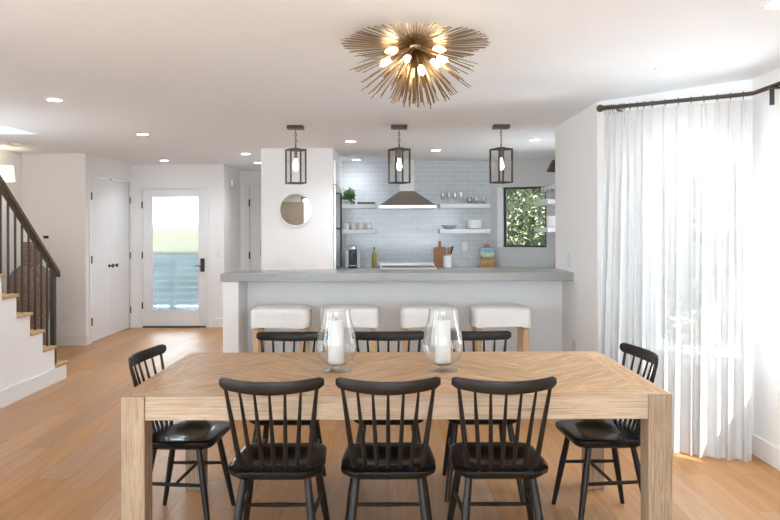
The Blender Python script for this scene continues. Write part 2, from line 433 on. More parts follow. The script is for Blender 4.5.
# ---- front door (door_1)
d1 = S(MB().box(dx0, dx0 + .045, YE - .012, YE + .1, 0, dz).box(dx1 - .045, dx1, YE - .012, YE + .1, 0, dz).box(dx0 + .045, dx1 - .045, YE - .012, YE + .1, dz - .045, dz).build('door_1', TRIM, ang=0))
a, b = dx0 + .046, dx1 - .046; ga, gb, gz0, gz1 = -3.535, -2.825, .245, 1.958; y0, y1 = YE + .02, YE + .065
lf = MB().box(a, ga, y0, y1, .02, dz - .046).box(gb, b, y0, y1, .02, dz - .046).box(ga, gb, y0, y1, .02, gz0).box(ga, gb, y0, y1, gz1, dz - .046)
leaf = lf.build('door_leaf', DOORW, d1, ang=0, bevel=.003)
MB().box(ga, gb, YE + .035, YE + .045, gz0, gz1).build('frosted_glass', FROST, leaf, ang=0)
gm = MB()
for (p, q, r, s_) in ((ga, ga + .012, gz0, gz1), (gb - .012, gb, gz0, gz1), (ga, gb, gz0, gz0 + .012), (ga, gb, gz1 - .012, gz1)): gm.box(p, q, y0 - .004, YE + .034, r, s_)
gm.build('glass_bead', DOORW, leaf, ang=0)
hp = MB().box(-2.805, -2.745, y0 - .014, y0 - .001, .83, 1.03).build('handle_plate', DARKM, leaf, ang=0, bevel=.004)
MB().tube([(-2.775, y0 - .012, .92), (-2.775, y0 - .06, .92), (-2.79, y0 - .062, .92), (-2.88, y0 - .062, .92)], .009, 8).build('lever_handle', DARKM, leaf)
for z in (.33, 1.08, 1.83): MB().box(dx0 + .036, dx0 + .056, YE - .016, YE - .0125, z - .05, z + .05).build('hinge', DARKM, d1, ang=0)
MB().box(dx0 + .045, dx1 - .045, YE - .01, YE + .1, .001, .018).build('threshold', DARKM, d1, ang=0)

# ---- closet double door (door_2)
cs = S(MB().box(XC - .09, XC + .012, c0 - .045, c0, 0, cz + .045).box(XC - .09, XC + .012, c1, c1 + .045, 0, cz + .045).box(XC - .09, XC + .012, c0, c1, cz + .001, cz + .045).build('door_2', TRIM, ang=0))
mid = (c0 + c1) / 2
for (p, q) in ((c0 + .004, mid - .003), (mid + .003, c1 - .004)):
    lf = MB().box(XC - .05, XC - .004, p, q, .015, cz - .012).build('door_leaf', DOORW, cs, ang=0)
    ky = mid - .075 if p < mid - .1 else mid + .075
    kb = MB().lathe([(.026, 0), (.026, .008), (.01, .01), (.01, .035), (.024, .045), (.027, .058), (.02, .068)], 14)
    kb.v = [(XC - .004 + z, ky + x, .97 + y) for x, y, z in kb.v]
    kb.build('door_knob', DARKM, lf)
for yy in (c0, c1):
    for z in (.28, 1.08, 1.90): MB().box(XC + .0125, XC + .02, yy - .014, yy + .014, z - .05, z + .05).build('hinge', DARKM, cs, ang=0)
MB().box(XC - .012, XC - .006, mid - .05, mid + .05, cz - .01, cz - .001).build('door_catch', DARKM, cs, ang=0)

# ---- hall door (door_3)
hd = S(MB().box(hd0 - .07, hd0, YH - .015, YH + .1, 0, hz + .07).box(hd1, hd1 + .07, YH - .015, YH + .1, 0, hz + .07).box(hd0, hd1, YH - .015, YH + .1, hz, hz + .07).build('door_3', TRIM, ang=0))
MB().box(hd0 + .004, hd1 - .001, YH + .01, YH + .05, .001, hz - .001).build('door_leaf', DOORW, hd, ang=0)
for z in (1.03, 1.9): MB().box(hd0 - .012, hd0 + .012, YH - .022, YH - .0155, z - .06, z + .06).build('hinge', DARKM, hd, ang=0)

# ------------------------------------------------------------------ outside
S(MB().box(-40, 40, -40, 50, -.3, -.12).build('terrain', PAVE, ang=0))
def leaves(n, fn, size, mat, name, parent=None, core=None, ball=None, pale=None):
    mb = MB()
    if ball: mb.ball(ball[0], ball[1], 14, 10, 1.35)
    if core: mb.box(*core)
    for _ in range(n):
        p = V(fn()); d = V((random.gauss(0, 1), random.gauss(0, 1), random.gauss(0, 1))).normalized()
        e = d.orthogonal().normalized(); s_ = size * random.uniform(.6, 1.3)
        k = d.cross(e) * s_ * .15
        b = len(mb.v); mb.v += [tuple(p - d * s_), tuple(p + e * s_ * .45 + k), tuple(p + d * s_), tuple(p - e * s_ * .45 + k)]
        mb.face((b, b + 1, b + 2)); mb.face((b, b + 2, b + 3))
    o = mb.build(name, mat, parent, ang=0)
    if pale:
        o.data.materials.append(pale)
        for p in o.data.polygons:
            if len(p.vertices) == 3 and (p.index // 2) % 10 < 3: p.material_index = 1
    return o
hg = leaves(11000, lambda: (random.uniform(1.1, 2.95), 11.2 + random.uniform(-.02, .32), random.uniform(-.1, 2.9)), .034, HEDGE, 'ivy_hedge', core=(1.0, 3.0, 11.34, 11.5, -.11, 2.9), pale=pbr('sunlit_ivy_leaf', (.30, .31, .17), .5, var=.5, scale=9))  # pale leaf colour stands in for sunlit highlights on the ivy
tag(hg, 'dense green ivy hedge seen through the small kitchen window', 'hedge'); hg['kind'] = 'stuff'
tr = thing('garden_tree', 'leafy tree outside the bay window, seen faintly through the sheer curtain', 'tree', (4.45, 10.2, -.12))
MB().tube([(0, 0, 0), (.05, .1, .8), (-.05, 0, 1.6), (0, .1, 2.4)], [.12, .09, .07, .04], 8).build('trunk', BARK, tr)
leaves(9000, lambda: (max(-1.05, min(1.4, random.gauss(0, .62))), max(-1.2, min(1.2, random.gauss(0, .62))), 1.6 + random.gauss(0, .85)), .1, TREEL, 'crown', tr, ball=((0, .3, 1.6), .75))
# slatted fence in front of the entry
fnc = thing('slat_fence', 'blue-green horizontal slat fence outside the frosted front door', 'fence', (-4.2, 13.6, -.12))
FM = pbr('fence_paint', (.06, .082, .088), .7, var=.75, scale=3)
FG = pbr('fence_rail', (.03, .035, .03), .6)
for i in range(9): MB().box(-1.4, 1.6, 0, .03, .02 + i * .12, .126 + i * .12).build('slat', FM, fnc, ang=0)
for x in (-1.3, .1, 1.5): MB().box(x - .04, x + .04, .031, .11, 0, 1.1).build('post', FG, fnc, ang=0)
MB().box(-1.4, 1.6, -.02, .12, 1.101, 1.16).build('top_rail', FG, fnc, ang=0)
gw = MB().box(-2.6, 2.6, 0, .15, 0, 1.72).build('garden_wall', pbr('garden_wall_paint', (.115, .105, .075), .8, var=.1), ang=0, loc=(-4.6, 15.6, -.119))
tag(gw, 'pale cream garden wall beyond the fence outside the front door', 'wall')

# ------------------------------------------------------------------ staircase
st = thing('staircase', 'white staircase with oak treads rising along the left wall', 'stairs', (0, 0, 0))
n_st = 12; run, rise, nose, z1_ = .235, .187, 7.155, .173
XS = -3.2
poly = [(nose - .02, .002)]
for k in range(n_st):
    y = nose - .02 - run * k; z = z1_ - .03 + rise * k
    poly += [(y, z), (y - run, z)]
poly += [(poly[-1][0], .002)]
MB().prism([(p[0], p[1]) for p in poly], XS, XL + .004, 'x').build('stair_body', WALL, st, ang=0)
for k in range(n_st):
    y = nose - run * k; z = z1_ + rise * k
    MB().box(XL + .005, XS + .018, y - run - .012, y, z - .029, z, g=0).build('tread', TREADW, st, ang=0, bevel=.008)
MB().prism([(7.12, .003), (7.12, .14), (6.0, .14), (3.6, .14), (3.6, .003)], XS + .001, XS + .016, 'x').build('skirting', TRIM, st, ang=0)
rl = thing('stair_railing', 'dark brown stair handrail on thin black balusters', 'railing', (0, 0, 0))
XRr = -3.25; sl = rise / run
def rz_(y): return 1.108 + (6.98 - y) * sl
hr = MB(); ya, yb = 7.08, 4.3
hr.prism([(ya, rz_(ya) - .03), (ya, rz_(ya) + .035), (yb, rz_(yb) + .035), (yb, rz_(yb) - .03)], XRr - .032, XRr + .032, 'x')
for i in range(len(hr.uv)): hr.uv[i] = [(hr.v[j][1] * 1.3, hr.v[j][2] * .5 + hr.v[j][0]) for j in hr.f[i]]
hr.build('handrail', RAILW, rl, ang=0, bevel=.01)
MB().box(XRr - .022, XRr + .022, 6.96, 7.004, z1_ + .001, rz_(6.98) - .02).build('newel_post', DARKM, rl, ang=0)
yy = 6.98 - .1175
while yy > 4.5:
    k = int((nose - yy) / run); zt = z1_ + rise * k + .001
    MB().box(XRr - .0075, XRr + .0075, yy - .0075, yy + .0075, zt, rz_(yy) - .025).build('baluster', DARKM, rl, ang=0)
    yy -= .1175
# carved sculpture
sc = thing('wood_sculpture', 'tall carved brown wooden torso sculpture standing behind the stair railing', 'sculpture', (-4.24, 8.55, .001))
pf = [(.17, 0), (.185, .05), (.18, .3), (.2, .5), (.245, .66), (.26, .78), (.25, .88), (.2, .98), (.11, 1.05)]
MB().lathe(pf, 36, sy=.75, e=.8).build('torso', SCULPT, sc, ang=60)
MB().lathe([(.08, 1.051), (.088, 1.07), (.092, 1.2), (.09, 1.3), (.08, 1.325)], 28, sy=.9, e=.6).build('head', SCULPT, sc, ang=60)
# wall lamp on the left wall
wl = thing('wall_lamp', 'lit wall lamp with white shade above the stair handrail', 'lamp', (-4.5, 8.45, 2.04))
MB().lathe([(.115, 0), (.098, .18)], 28, caps=False).build('lamp_shade', pbr('lit_shade', (.85, .82, .76), .8, emit=(1, .86, .66), estr=.7), wl)
MB().ball((0, 0, .09), .03).build('bulb', emis('lamp_bulb', (1, .8, .55), 60), wl)
MB().tube([(-.137, 0, -.06), (-.05, 0, -.06), (0, 0, -.04), (0, 0, .05)], .008, 8).build('arm', DARKM, wl)

# ------------------------------------------------------------------ small wall fittings
def plate(name, label, cat, M, w, h, mat=PORC, extra=None):
    o = thing(name, label, cat)
    o.matrix_world = M
    MB().box(-w / 2, w / 2, -.007, -.001, -h / 2, h / 2).build('cover_plate', mat, o, ang=0, bevel=.002)
    if extra:
        for (x, z, a, b_) in extra: MB().box(x - a / 2, x + a / 2, -.011, -.0075, z - b_ / 2, z + b_ / 2).build('rocker', mat, o, ang=0, bevel=.001)
    return o
def face(x, y, z, nx, ny):   # local -Y points along the room normal (nx, ny)
    d = V((-ny, nx, 0)); n = V((-nx, -ny, 0))
    return Matrix(((d.x, n.x, 0, x), (d.y, n.y, 0, y), (0, 0, 1, z), (0, 0, 0, 1)))
plate('wall_switch', 'small dark keypad on the white wall above the handrail end', 'switch', face(-4.33, YC, 1.375, 0, -1), .066, .036, DARKM)
plate('wall_outlet', 'white outlet low on the wall between railing and closet', 'outlet', face(-4.09, YC, .35, 0, -1), .075, .12, PORC, [(0, .025, .035, .03), (0, -.025, .035, .03)])
plate('wall_switch', 'white light switch on the wall right of the front door', 'switch', face(-2.535, YE, 1.11, 0, -1), .075, .12, PORC, [(0, 0, .03, .065)])
plate('wall_switch', 'white three-gang switch plate on the white column below the mirror', 'switch', face(-1.27, 8.63, 1.085, 0, -1), .165, .105, PORC, [(-.045, 0, .03, .06), (0, 0, .03, .06), (.045, 0, .03, .06)])
plate('wall_outlet', 'white outlet on the side wall just above the grey bar end', 'outlet', face(XR, 6.35, 1.19, -1, 0), .075, .12, PORC, [(0, .025, .035, .03), (0, -.025, .035, .03)])
plate('wall_outlet', 'white outlet low on the side wall right of the bar, near the table corner', 'outlet', face(XR, 6.2, .44, -1, 0), .085, .12, pbr('beige_plate', (.62, .58, .52), .5), [(0, .025, .035, .03), (0, -.025, .035, .03)])
plate('wall_outlet', 'white outlet on the tiled splashback beside the utensil crock', 'outlet', face(1.10, YK, 1.205, 0, -1), .075, .125, PORC, [(0, .025, .035, .03), (0, -.025, .035, .03)])
plate('wall_outlet', 'white outlet under the bright window at the right edge', 'outlet', face(BX2, 4.33, .43, -1, 0), .075, .12, PORC, [(0, .025, .035, .03), (0, -.025, .035, .03)])
md = plate('motion_detector', 'small white motion detector on the hallway side wall beside the front door', 'detector', face(XE, 11.2, 2.18, 1, 0), .07, .12, PORC)
MB().box(-.03, .03, -.045, -.0075, -.05, .05).build('detector_body', PORC, md, ang=0, bevel=.008)
pk = MB().box(-.12, .12, -.02, -.001, -.125, .125).build('wood_sign', STOOLW, ang=0, bevel=.003)
pk.matrix_world = face(-2.0, YH + .009, 1.15, 0, -1)
tag(pk, 'plain tan wooden plaque on the hallway door, half hidden by the column', 'sign')

# recessed lights
def px2ceil(x, y):
    s_ = (228 - y) / (CEIL - H); return ((x - 388) / s_, F / s_)
RL = [((55, 98), 'recessed ceiling light nearest the stairs, farthest left'),
      ((143, 133), 'recessed ceiling light over the floor in front of the closet doors'),
      ((164.5, 159.5), 'recessed ceiling light right in front of the front door'),
      ((246, 153), 'recessed ceiling light in front of the hallway left of the white column'),
      ((258, 162), 'recessed ceiling light inside the hallway, half hidden by the white column'),
      ((351, 141), 'recessed ceiling light between left and middle lanterns, nearer the dining table'),
      ((356.5, 159.3), 'recessed ceiling light above the potted plant shelf in the kitchen'),
      ((436, 150), 'recessed ceiling light between middle and right lanterns, above the stove side'),
      ((535, 140), 'recessed ceiling light right of the right lantern, near the kitchen window'),
      ((666, 69.5), 'recessed ceiling light above the sheer curtain'),
      ((779, 5), 'recessed ceiling light cut off at the top right corner')]
r0 = None
for (px, lb) in RL:
    X, Y = px2ceil(*px)
    if r0 is None:
        r0 = thing('recessed_downlight', lb, 'ceiling light', (X, Y, CEIL), 0, 'recessed ceiling lights')
        MB().lathe([(.068, -.001), (.068, -.006), (.052, -.008), (.052, -.001)], 28, caps=False).build('trim_ring', TRIM, r0)
        MB().lathe([(.0005, -.0045), (.051, -.0045), (.051, -.0015), (.0005, -.0015)], 28, caps=False).build('lens', LENS, r0, ang=0)
    else: dup(r0, (X, Y, CEIL), label=lb)
    sp = bpy.data.lights.new('downlight', 'SPOT'); sp.energy = {356.5: 10, 436: 60, 535: 50, 351: 50}.get(px[0], 34); sp.spot_size = math.radians(140); sp.spot_blend = 1; sp.shadow_soft_size = .05; sp.color = (.85, .925, 1)
    so_ = bpy.data.objects.new('downlight', sp); C.objects.link(so_); so_.location = (X, Y, CEIL - .012)
X, Y = px2ceil(17, 142)
sd = thing('smoke_detector', 'white round smoke detector on the ceiling at far left', 'detector', (X, Y, CEIL))
MB().lathe([(.07, -.001), (.07, -.02), (.055, -.035), (.02, -.038)], 28).build('housing', PORC, sd)
MB().lathe([(.02, -.0385), (.02, -.042)], 16).build('button', TRIM, sd)

# ------------------------------------------------------------------ bar
BF, BB, BT = 6.2, 6.74, 1.088
BLx = -1.43
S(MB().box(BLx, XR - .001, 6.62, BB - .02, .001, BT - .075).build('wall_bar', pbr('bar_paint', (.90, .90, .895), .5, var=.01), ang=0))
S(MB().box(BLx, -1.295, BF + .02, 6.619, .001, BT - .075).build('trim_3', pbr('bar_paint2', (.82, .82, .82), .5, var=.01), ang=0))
bt = MB().prism([(BLx - .015, BF), (XR - .002, BF), (XR - .002, BB), (BLx - .015, BB)], BT - .074, BT).build('bar_countertop', GREYTOP, ang=0, bevel=.004)
tag(bt, 'long grey stone breakfast bar top on the white half wall', 'countertop')
# column fittings: fridge door + mirror
fr = thing('refrigerator', 'built-in stainless refrigerator set in the kitchen side of the white column', 'refrigerator', (-.66, 8.7, 0))
MB().box(.001, .03, .03, .93, .02, 2.0).build('door', STEEL, fr, ang=0, bevel=.003)
hh = MB().tube([(.03, .12, 1.0), (.085, .12, 1.0), (.085, .12, 1.9), (.03, .12, 1.9)], .012, 8).tube([(.03, .12, 1.47), (.085, .12, 1.47)], .012, 8)
hh.build('handle', DARKM, fr)
MB().box(.001, .028, .03, .93, 2.01, 2.3).build('top_panel', STEEL, fr, ang=0)
mi = thing('round_mirror', 'round mirror with thick white frame on the white column', 'mirror', (-1.103, 8.629, 1.697))
def ylathe(prof, n=40):
    m = MB().lathe(prof, n, caps=False); m.v = [(x, -z, y) for x, y, z in m.v]; return m
ylathe([(.186, 0), (.216, 0), (.218, .018), (.212, .028), (.192, .028), (.186, .018), (.186, 0)]).build('frame', TRIM, mi)
mg = ylathe([(.0005, .012), (.1859, .012), (.1859, .002), (.0005, .002)])
mg.build('mirror_glass', pbr('mirror', (.88, .9, .9), .02, metal=1, var=0), mi, ang=20)

# ------------------------------------------------------------------ stools
def make_stool(label, x, y):
    t = thing('bar_stool', label, 'stool', (x, y, .001), 0, 'white slipcovered stools at the bar')
    w, d = .245, .19; zt, zb = .80, .635
    def fn(u, v):
        th = 2 * PI * u
        def sg(q, e): return math.copysign(abs(q) ** e, q)
        cx, cy = sg(math.cos(th), .28), sg(math.sin(th), .28)
        if v < .35:
            q = v / .35; z = zt + .006 * (1 - q) - .012 * q ** 6; k = max(.001, q) * .97
        else:
            q = (v - .35) / .65; z = zt - .012 - (zt - zb - .012) * q; k = .97 + .035 * min(1, q * 5)
            k += .012 * q * math.sin(th * 7 + x * 5) * .6 ; z += .006 * q * math.sin(th * 5 + x * 9)
        return (cx * w * k, cy * d * k, z)
    MB().grid(fn, 72, 16, True).build('seat_cover', FABRIC, t, ang=60)
    for sx in (-1, 1):
        for sy in (-1, 1):
            MB().box(sx * .2 - .022, sx * .2 + .022, sy * .14 - .022, sy * .14 + .022, 0, .62).build('leg', STOOLW, t, ang=0, bevel=.004)
    MB().box(-.177, .177, -.155, -.125, .2, .235).build('footrest', STOOLW, t, ang=0); MB().box(-.177, .177, .125, .155, .3, .335).build('footrest', STOOLW, t, ang=0)
    for sx in (-1, 1): MB().box(sx * .2 - .014, sx * .2 + .014, -.117, .117, .3, .335).build('stretcher', STOOLW, t, ang=0)
    return t
for x, lb in ((-.92, 'white slipcovered bar stool under the left end of the grey bar'), (-.33, 'white slipcovered bar stool behind the left glass hurricane vase'),
              (.35, 'white slipcovered bar stool behind the right glass hurricane vase'), (.965, 'white slipcovered bar stool under the right end of the grey bar')):
    make_stool(lb, x, 6.23)

# ------------------------------------------------------------------ kitchen
tc_ = thing('added_mirror_cabinet', 'tall olive-grey cabinet added behind the camera to darken the mirror reflection', 'cabinet', (-2.72, -2.72, .001))  # made-up cabinet, gives the mirror something dark to reflect
OLIVE = pbr('olive_paint', (.27, .26, .21), .5)
MB().box(-.42, .42, -.24, .2, 0, 2.2).build('body', OLIVE, tc_, ang=0)
for sx in (-1, 1): MB().box(min(sx * .003, sx * .415), max(sx * .003, sx * .415), .201, .222, .05, 2.17).build('door', OLIVE, tc_, ang=0)

KC = .92
kc = [(.657, 9.68), (1.45, 9.68), (1.7, 9.4), (1.7, 6.95), (KR - .003, 6.95), (KR - .003, 9.92), (1.477, YK - .004), (.657, YK - .004)]
o = MB().prism(kc, KC - .04, KC).build('kitchen_worktop', GREYTOP, ang=0, bevel=.003); tag(o, 'grey stone worktop right of the stove, running round the kitchen corner', 'countertop')
o = MB().box(-.655, -.117, 9.68, YK - .004, KC - .04, KC).build('kitchen_worktop', GREYTOP, ang=0, bevel=.003); tag(o, 'short grey stone worktop left of the stove under the mug shelf', 'countertop')
CABM = pbr('cabinet_white', (.78, .78, .77), .4, var=.01)
def cabinet(x0, x1, lb):
    t = thing('base_cabinet', lb, 'cabinet', (0, 0, 0), 0, 'white base cabinets under the worktop')
    MB().box(x0, x1, 9.74, YK - .01, .1, KC - .042).build('body', CABM, t, ang=0)
    h = (x0 + x1) / 2
    for p, q in ((x0 + .004, h - .002), (h + .002, x1 - .004)):
        d = MB().box(p, q, 9.715, 9.739, .12, KC - .06).build('door', CABM, t, ang=0)
        MB().box((p + q) / 2 - .05, (p + q) / 2 + .05, 9.69, 9.7149, .78, .79).build('handle', STEEL, d, ang=0)
    MB().box(x0, x1, 9.79, YK - .02, .001, .0995).build('plinth', CABM, t, ang=0)
cabinet(-.65, -.125, 'white base cabinet left of the stove, under the coffee machine')
cabinet(.665, 1.44, 'white base cabinet right of the stove, under the utensil crock')
# range
rg = thing('range_cooker', 'stainless range with dark top set into the worktop under the hood', 'stove', (.27, 0, 0))
MB().box(-.378, .378, 9.66, 10.29, .05, KC + .001).box(-.37, .37, 9.72, 10.2, .002, .0499).build('body', STEEL, rg, ang=0)
MB().box(-.385, .385, 9.655, 10.3, KC + .0015, KC + .022).build('cooktop', STEEL, rg, ang=0, bevel=.004)
MB().box(-.35, .35, 9.72, 10.2, KC + .0225, KC + .028).build('glass_top', BLKPL, rg, ang=0)
MB().box(-.385, .385, 10.24, 10.3, KC + .0225, KC + .055).build('back_guard', STEEL, rg, ang=0)
# hood
hd_ = thing('range_hood', 'pyramid range hood with pale chimney above the stove', 'hood', (.27, YK - .003, 0))
def frus(x0, y0, za, x1, y1, zb):
    m = MB(); m.v = [(-x0, -y0, za), (x0, -y0, za), (x0, 0, za), (-x0, 0, za), (-x1, -y1, zb), (x1, -y1, zb), (x1, 0, zb), (-x1, 0, zb)]
    for q in ((3, 2, 1, 0), (4, 5, 6, 7), (0, 1, 5, 4), (1, 2, 6, 5), (2, 3, 7, 6), (3, 0, 4, 7)): m.face(q)
    return m
frus(.385, .5, 1.785, .1, .27, 1.99).build('canopy', HOODM, hd_, ang=0)
MB().box(-.387, .387, -.502, 0, 1.745, 1.784).build('rim_band', STEEL, hd_, ang=0)
MB().box(-.1, .1, -.27, 0, 1.9905, CEIL - .002).build('chimney', pbr('chimney_white', (.78, .78, .78), .3, var=.01), hd_, ang=0)
# shelves
def shelf(x0, x1, ztop, lb):
    o = MB().box(x0, x1, 10.08, YK - .002, ztop - .058, ztop).build('wall_shelf', TRIM, ang=0, bevel=.003); tag(o, lb, 'shelf', 'thick white floating shelves')
Lx0, Lx1, Rx0, Rx1 = -.655, -.17, .725, 1.43
ZU, ZL = 1.812, 1.455
shelf(Lx0, Lx1, ZU, 'upper white floating shelf left of the hood, holding the plant'); shelf(Lx0, Lx1, ZL, 'lower white floating shelf left of the hood, holding the mugs')
shelf(Rx0, Rx1, ZU, 'upper white floating shelf right of the hood, holding glasses'); shelf(Rx0, Rx1, ZL, 'lower white floating shelf right of the hood, holding bowls')
for zt, lb in ((1.83, 'upper white shelf on the right kitchen wall, holding stemmed glasses'), (1.475, 'lower white shelf on the right kitchen wall, holding a bowl stack')):
    o = MB().box(2.01, KR - .002, 9.05, 9.9, zt - .058, zt).build('wall_shelf', TRIM, ang=0, bevel=.003); tag(o, lb, 'shelf', 'thick white floating shelves')
YS = 10.19
# plant
pp = thing('potted_plant', 'small bushy green plant in a white pot on the upper shelf', 'plant', (-.565, YS, ZU + .001))
MB().lathe([(.035, 0), (.045, .06), (.04, .06), (.03, .01)], 20).build('pot', PORC, pp)
leaves(170, lambda: (max(-.08, min(.09, random.gauss(.02, .045))), random.gauss(-.02, .035), .115 + random.gauss(0, .042)), .032, LEAF, 'foliage', pp)
ty = thing('serving_tray', 'low dark serving tray beside the plant on the upper shelf', 'tray', (-.305, YS, ZU + .001))
MB().box(-.125, .125, -.07, .07, 0, .012).build('base', DARKM, ty, ang=0); MB().box(-.125, -.118, -.07, .07, .0122, .035).box(.118, .125, -.07, .07, .0122, .035).box(-.117, .117, -.07, -.063, .0122, .028).build('rim', DARKM, ty, ang=0)
# mugs
def mug(label, x):
    t = thing('mug', label, 'mug', (x, YS - .05, ZL + .001), -.9, 'white mugs on the lower left shelf')
    MB().lathe([(.032, 0), (.041, .012), (.043, .09), (.039, .09), (.036, .015), (.0005, .012)], 20).build('cup', PORC, t)
    MB().tube([(.04, -.01, .075), (.062, -.01, .07), (.066, -.01, .045), (.056, -.01, .022), (.04, -.01, .02)], .006, 8).build('handle', PORC, t)
    return t
m0 = mug('white mug, first from the left on the lower shelf', -.585)
for x, w_ in ((-.485, 'second'), (-.385, 'third'), (-.275, 'fourth')): dup(m0, (x, YS - .05, ZL + .001), label='white mug, %s from the left on the lower shelf' % w_)
# coffee machine
cm = thing('coffee_machine', 'black and chrome capsule coffee machine on the kitchen worktop', 'coffee machine', (-.49, 10.05, KC + .001))
MB().box(-.055, .055, -.1, .12, 0, .03).box(-.05, .05, 0, .12, .0302, .25).build('body', BLKPL, cm, ang=0, bevel=.006)
MB().box(-.105, -.056, -.06, .1, .001, .245).build('water_tank', pbr('tank', (.5, .54, .58), .15), cm, ang=0, bevel=.006)
MB().box(.056, .105, -.06, .1, .001, .245).build('side_panel', pbr('tank2', (.5, .54, .58), .2), cm, ang=0, bevel=.006)
MB().lathe([(.05, .25), (.055, .27), (.05, .3), (.03, .315)], 20, c=(0, -.0, 0)).build('head', CHROME, cm)
MB().tube([(0, -.075, .21), (0, -.075, .15)], .014, 10).tube([(0, -.001, .22), (0, -.085, .22)], .03, 12).build('spout', BLKPL, cm)
MB().box(-.045, .045, -.095, -.01, .0305, .04).build('drip_tray', CHROME, cm, ang=0)
# oil bottle
ob = thing('oil_bottle', 'bottle of golden olive oil on the worktop beside the coffee machine', 'bottle', (-.195, 10.1, KC + .001))
MB().lathe([(.03, 0), (.033, .01), (.033, .17), (.025, .2), (.012, .225), (.011, .26)], 18).build('bottle_body', pbr('oil', (.42, .27, .04), .12), ob)
MB().lathe([(.013, .2602), (.013, .285)], 12).build('cap', DARKM, ob)
# glasses on the right upper shelf
def flute(label, x):
    t = thing('wine_glass', label, 'glass', (x, YS - .04, ZU + .001), 0, 'tall stemmed glasses on the upper right shelf')
    MB().lathe([(.03, 0), (.03, .004), (.005, .008), (.004, .05), (.02, .065), (.031, .1), (.026, .165), (.0245, .165), (.028, .1), (.004, .058)], 18).build('glass_body', DRINK, t)
    return t
g0 = flute('tall stemmed glass, first from left on the shelf right of the hood', .775)
for x, w_ in ((.86, 'second'), (.945, 'third'), (1.035, 'fourth')): dup(g0, (x, YS - .04, ZU + .001), label='tall stemmed glass, %s from left on the shelf right of the hood' % w_)
def tumb(label, x):
    t = thing('tumbler', label, 'glass', (x, YS - .04, ZU + .001), 0, 'short stemless glasses on the upper right shelf')
    MB().lathe([(.02, 0), (.034, .02), (.038, .05), (.03, .095), (.0285, .095), (.036, .05), (.02, .008), (.0005, .006)], 18).build('glass_body', DRINK, t)
    return t
g1 = tumb('short round glass, left one of three beside the tall glasses', 1.15)
for x, w_ in ((1.25, 'middle one'), (1.35, 'right one')): dup(g1, (x, YS - .04, ZU + .001), label='short round glass, %s of three beside the tall glasses' % w_)
# bowls
bw = MB().lathe([(.04, 0), (.06, .004), (.115, .055), (.11, .055), (.055, .01), (.0005, .008)], 28, c=(0, 0, 0)).build('shallow_bowl', pbr('grey_glass', (.55, .58, .6), .2), loc=(.87, YS, ZL + .001))
tag(bw, 'shallow grey glass bowl on the lower shelf right of the hood', 'bowl')
o = MB().lathe([(.06, 0), (.095, .008), (.103, .03), (.105, .13), (.1, .13), (.097, .035), (.085, .014), (.0005, .012)], 32, e=.75).build('deep_bowl', PORC, loc=(1.22, YS - .02, ZL + .001))
tag(o, 'deep white bowl on the lower shelf right of the hood', 'bowl')
# cutting boards, crock
def lean(M, mb): mb.v = [tuple(M @ V(p)) for p in mb.v]; return mb
cb_ = thing('cutting_board', 'reddish wooden cutting board with handle leaning on the tiles behind the crock', 'cutting board', (.74, 10.245, KC + .001))
RX = Matrix.Rotation(math.radians(-9), 4, 'X')
lean(RX, MB().prism([(-.085, 0), (.085, 0), (.09, .02), (.09, .26), (.07, .285), (-.07, .285), (-.09, .26), (-.09, .02)], 0, .02, 'y')).build('board', BOARDW, cb_, ang=0)
lean(RX, MB().prism([(-.02, .286), (.02, .286), (.02, .36), (.012, .37), (-.012, .37), (-.02, .36)], 0, .02, 'y')).build('handle', BOARDW, cb_, ang=0)
ck = thing('utensil_crock', 'white utensil crock on the worktop right of the stove', 'crock', (.83, 10.08, KC + .001))
MB().lathe([(.055, 0), (.06, .005), (.06, .165), (.053, .165), (.053, .01), (.0005, .008)], 24).build('crock_body', PORC, ck)
for i, (dx, L_) in enumerate(((.075, .17), (.045, .15), (.015, .14))):
    ut = thing('kitchen_knife', ('dark-handled utensil leaning farthest right in the white crock', 'dark-handled utensil between two others in the white crock', 'dark-handled utensil standing most upright in the white crock')[i], 'utensil', (.83, 10.08, KC + .013), 0, 'utensils in the white crock')
    MB().tube([(-.012 + dx * .3, -.01 + i * .012, .005), (dx * .62, -.01 + i * .012, .172)], .005, 8).build('shaft', STEEL, ut)
    MB().tube([(dx * .63, -.01 + i * .012, .1725), (dx * 1.05, -.01 + i * .012, .18 + L_ * .6)], [.01, .013], 8).build('handle', BOARDW if i else DARKM, ut)
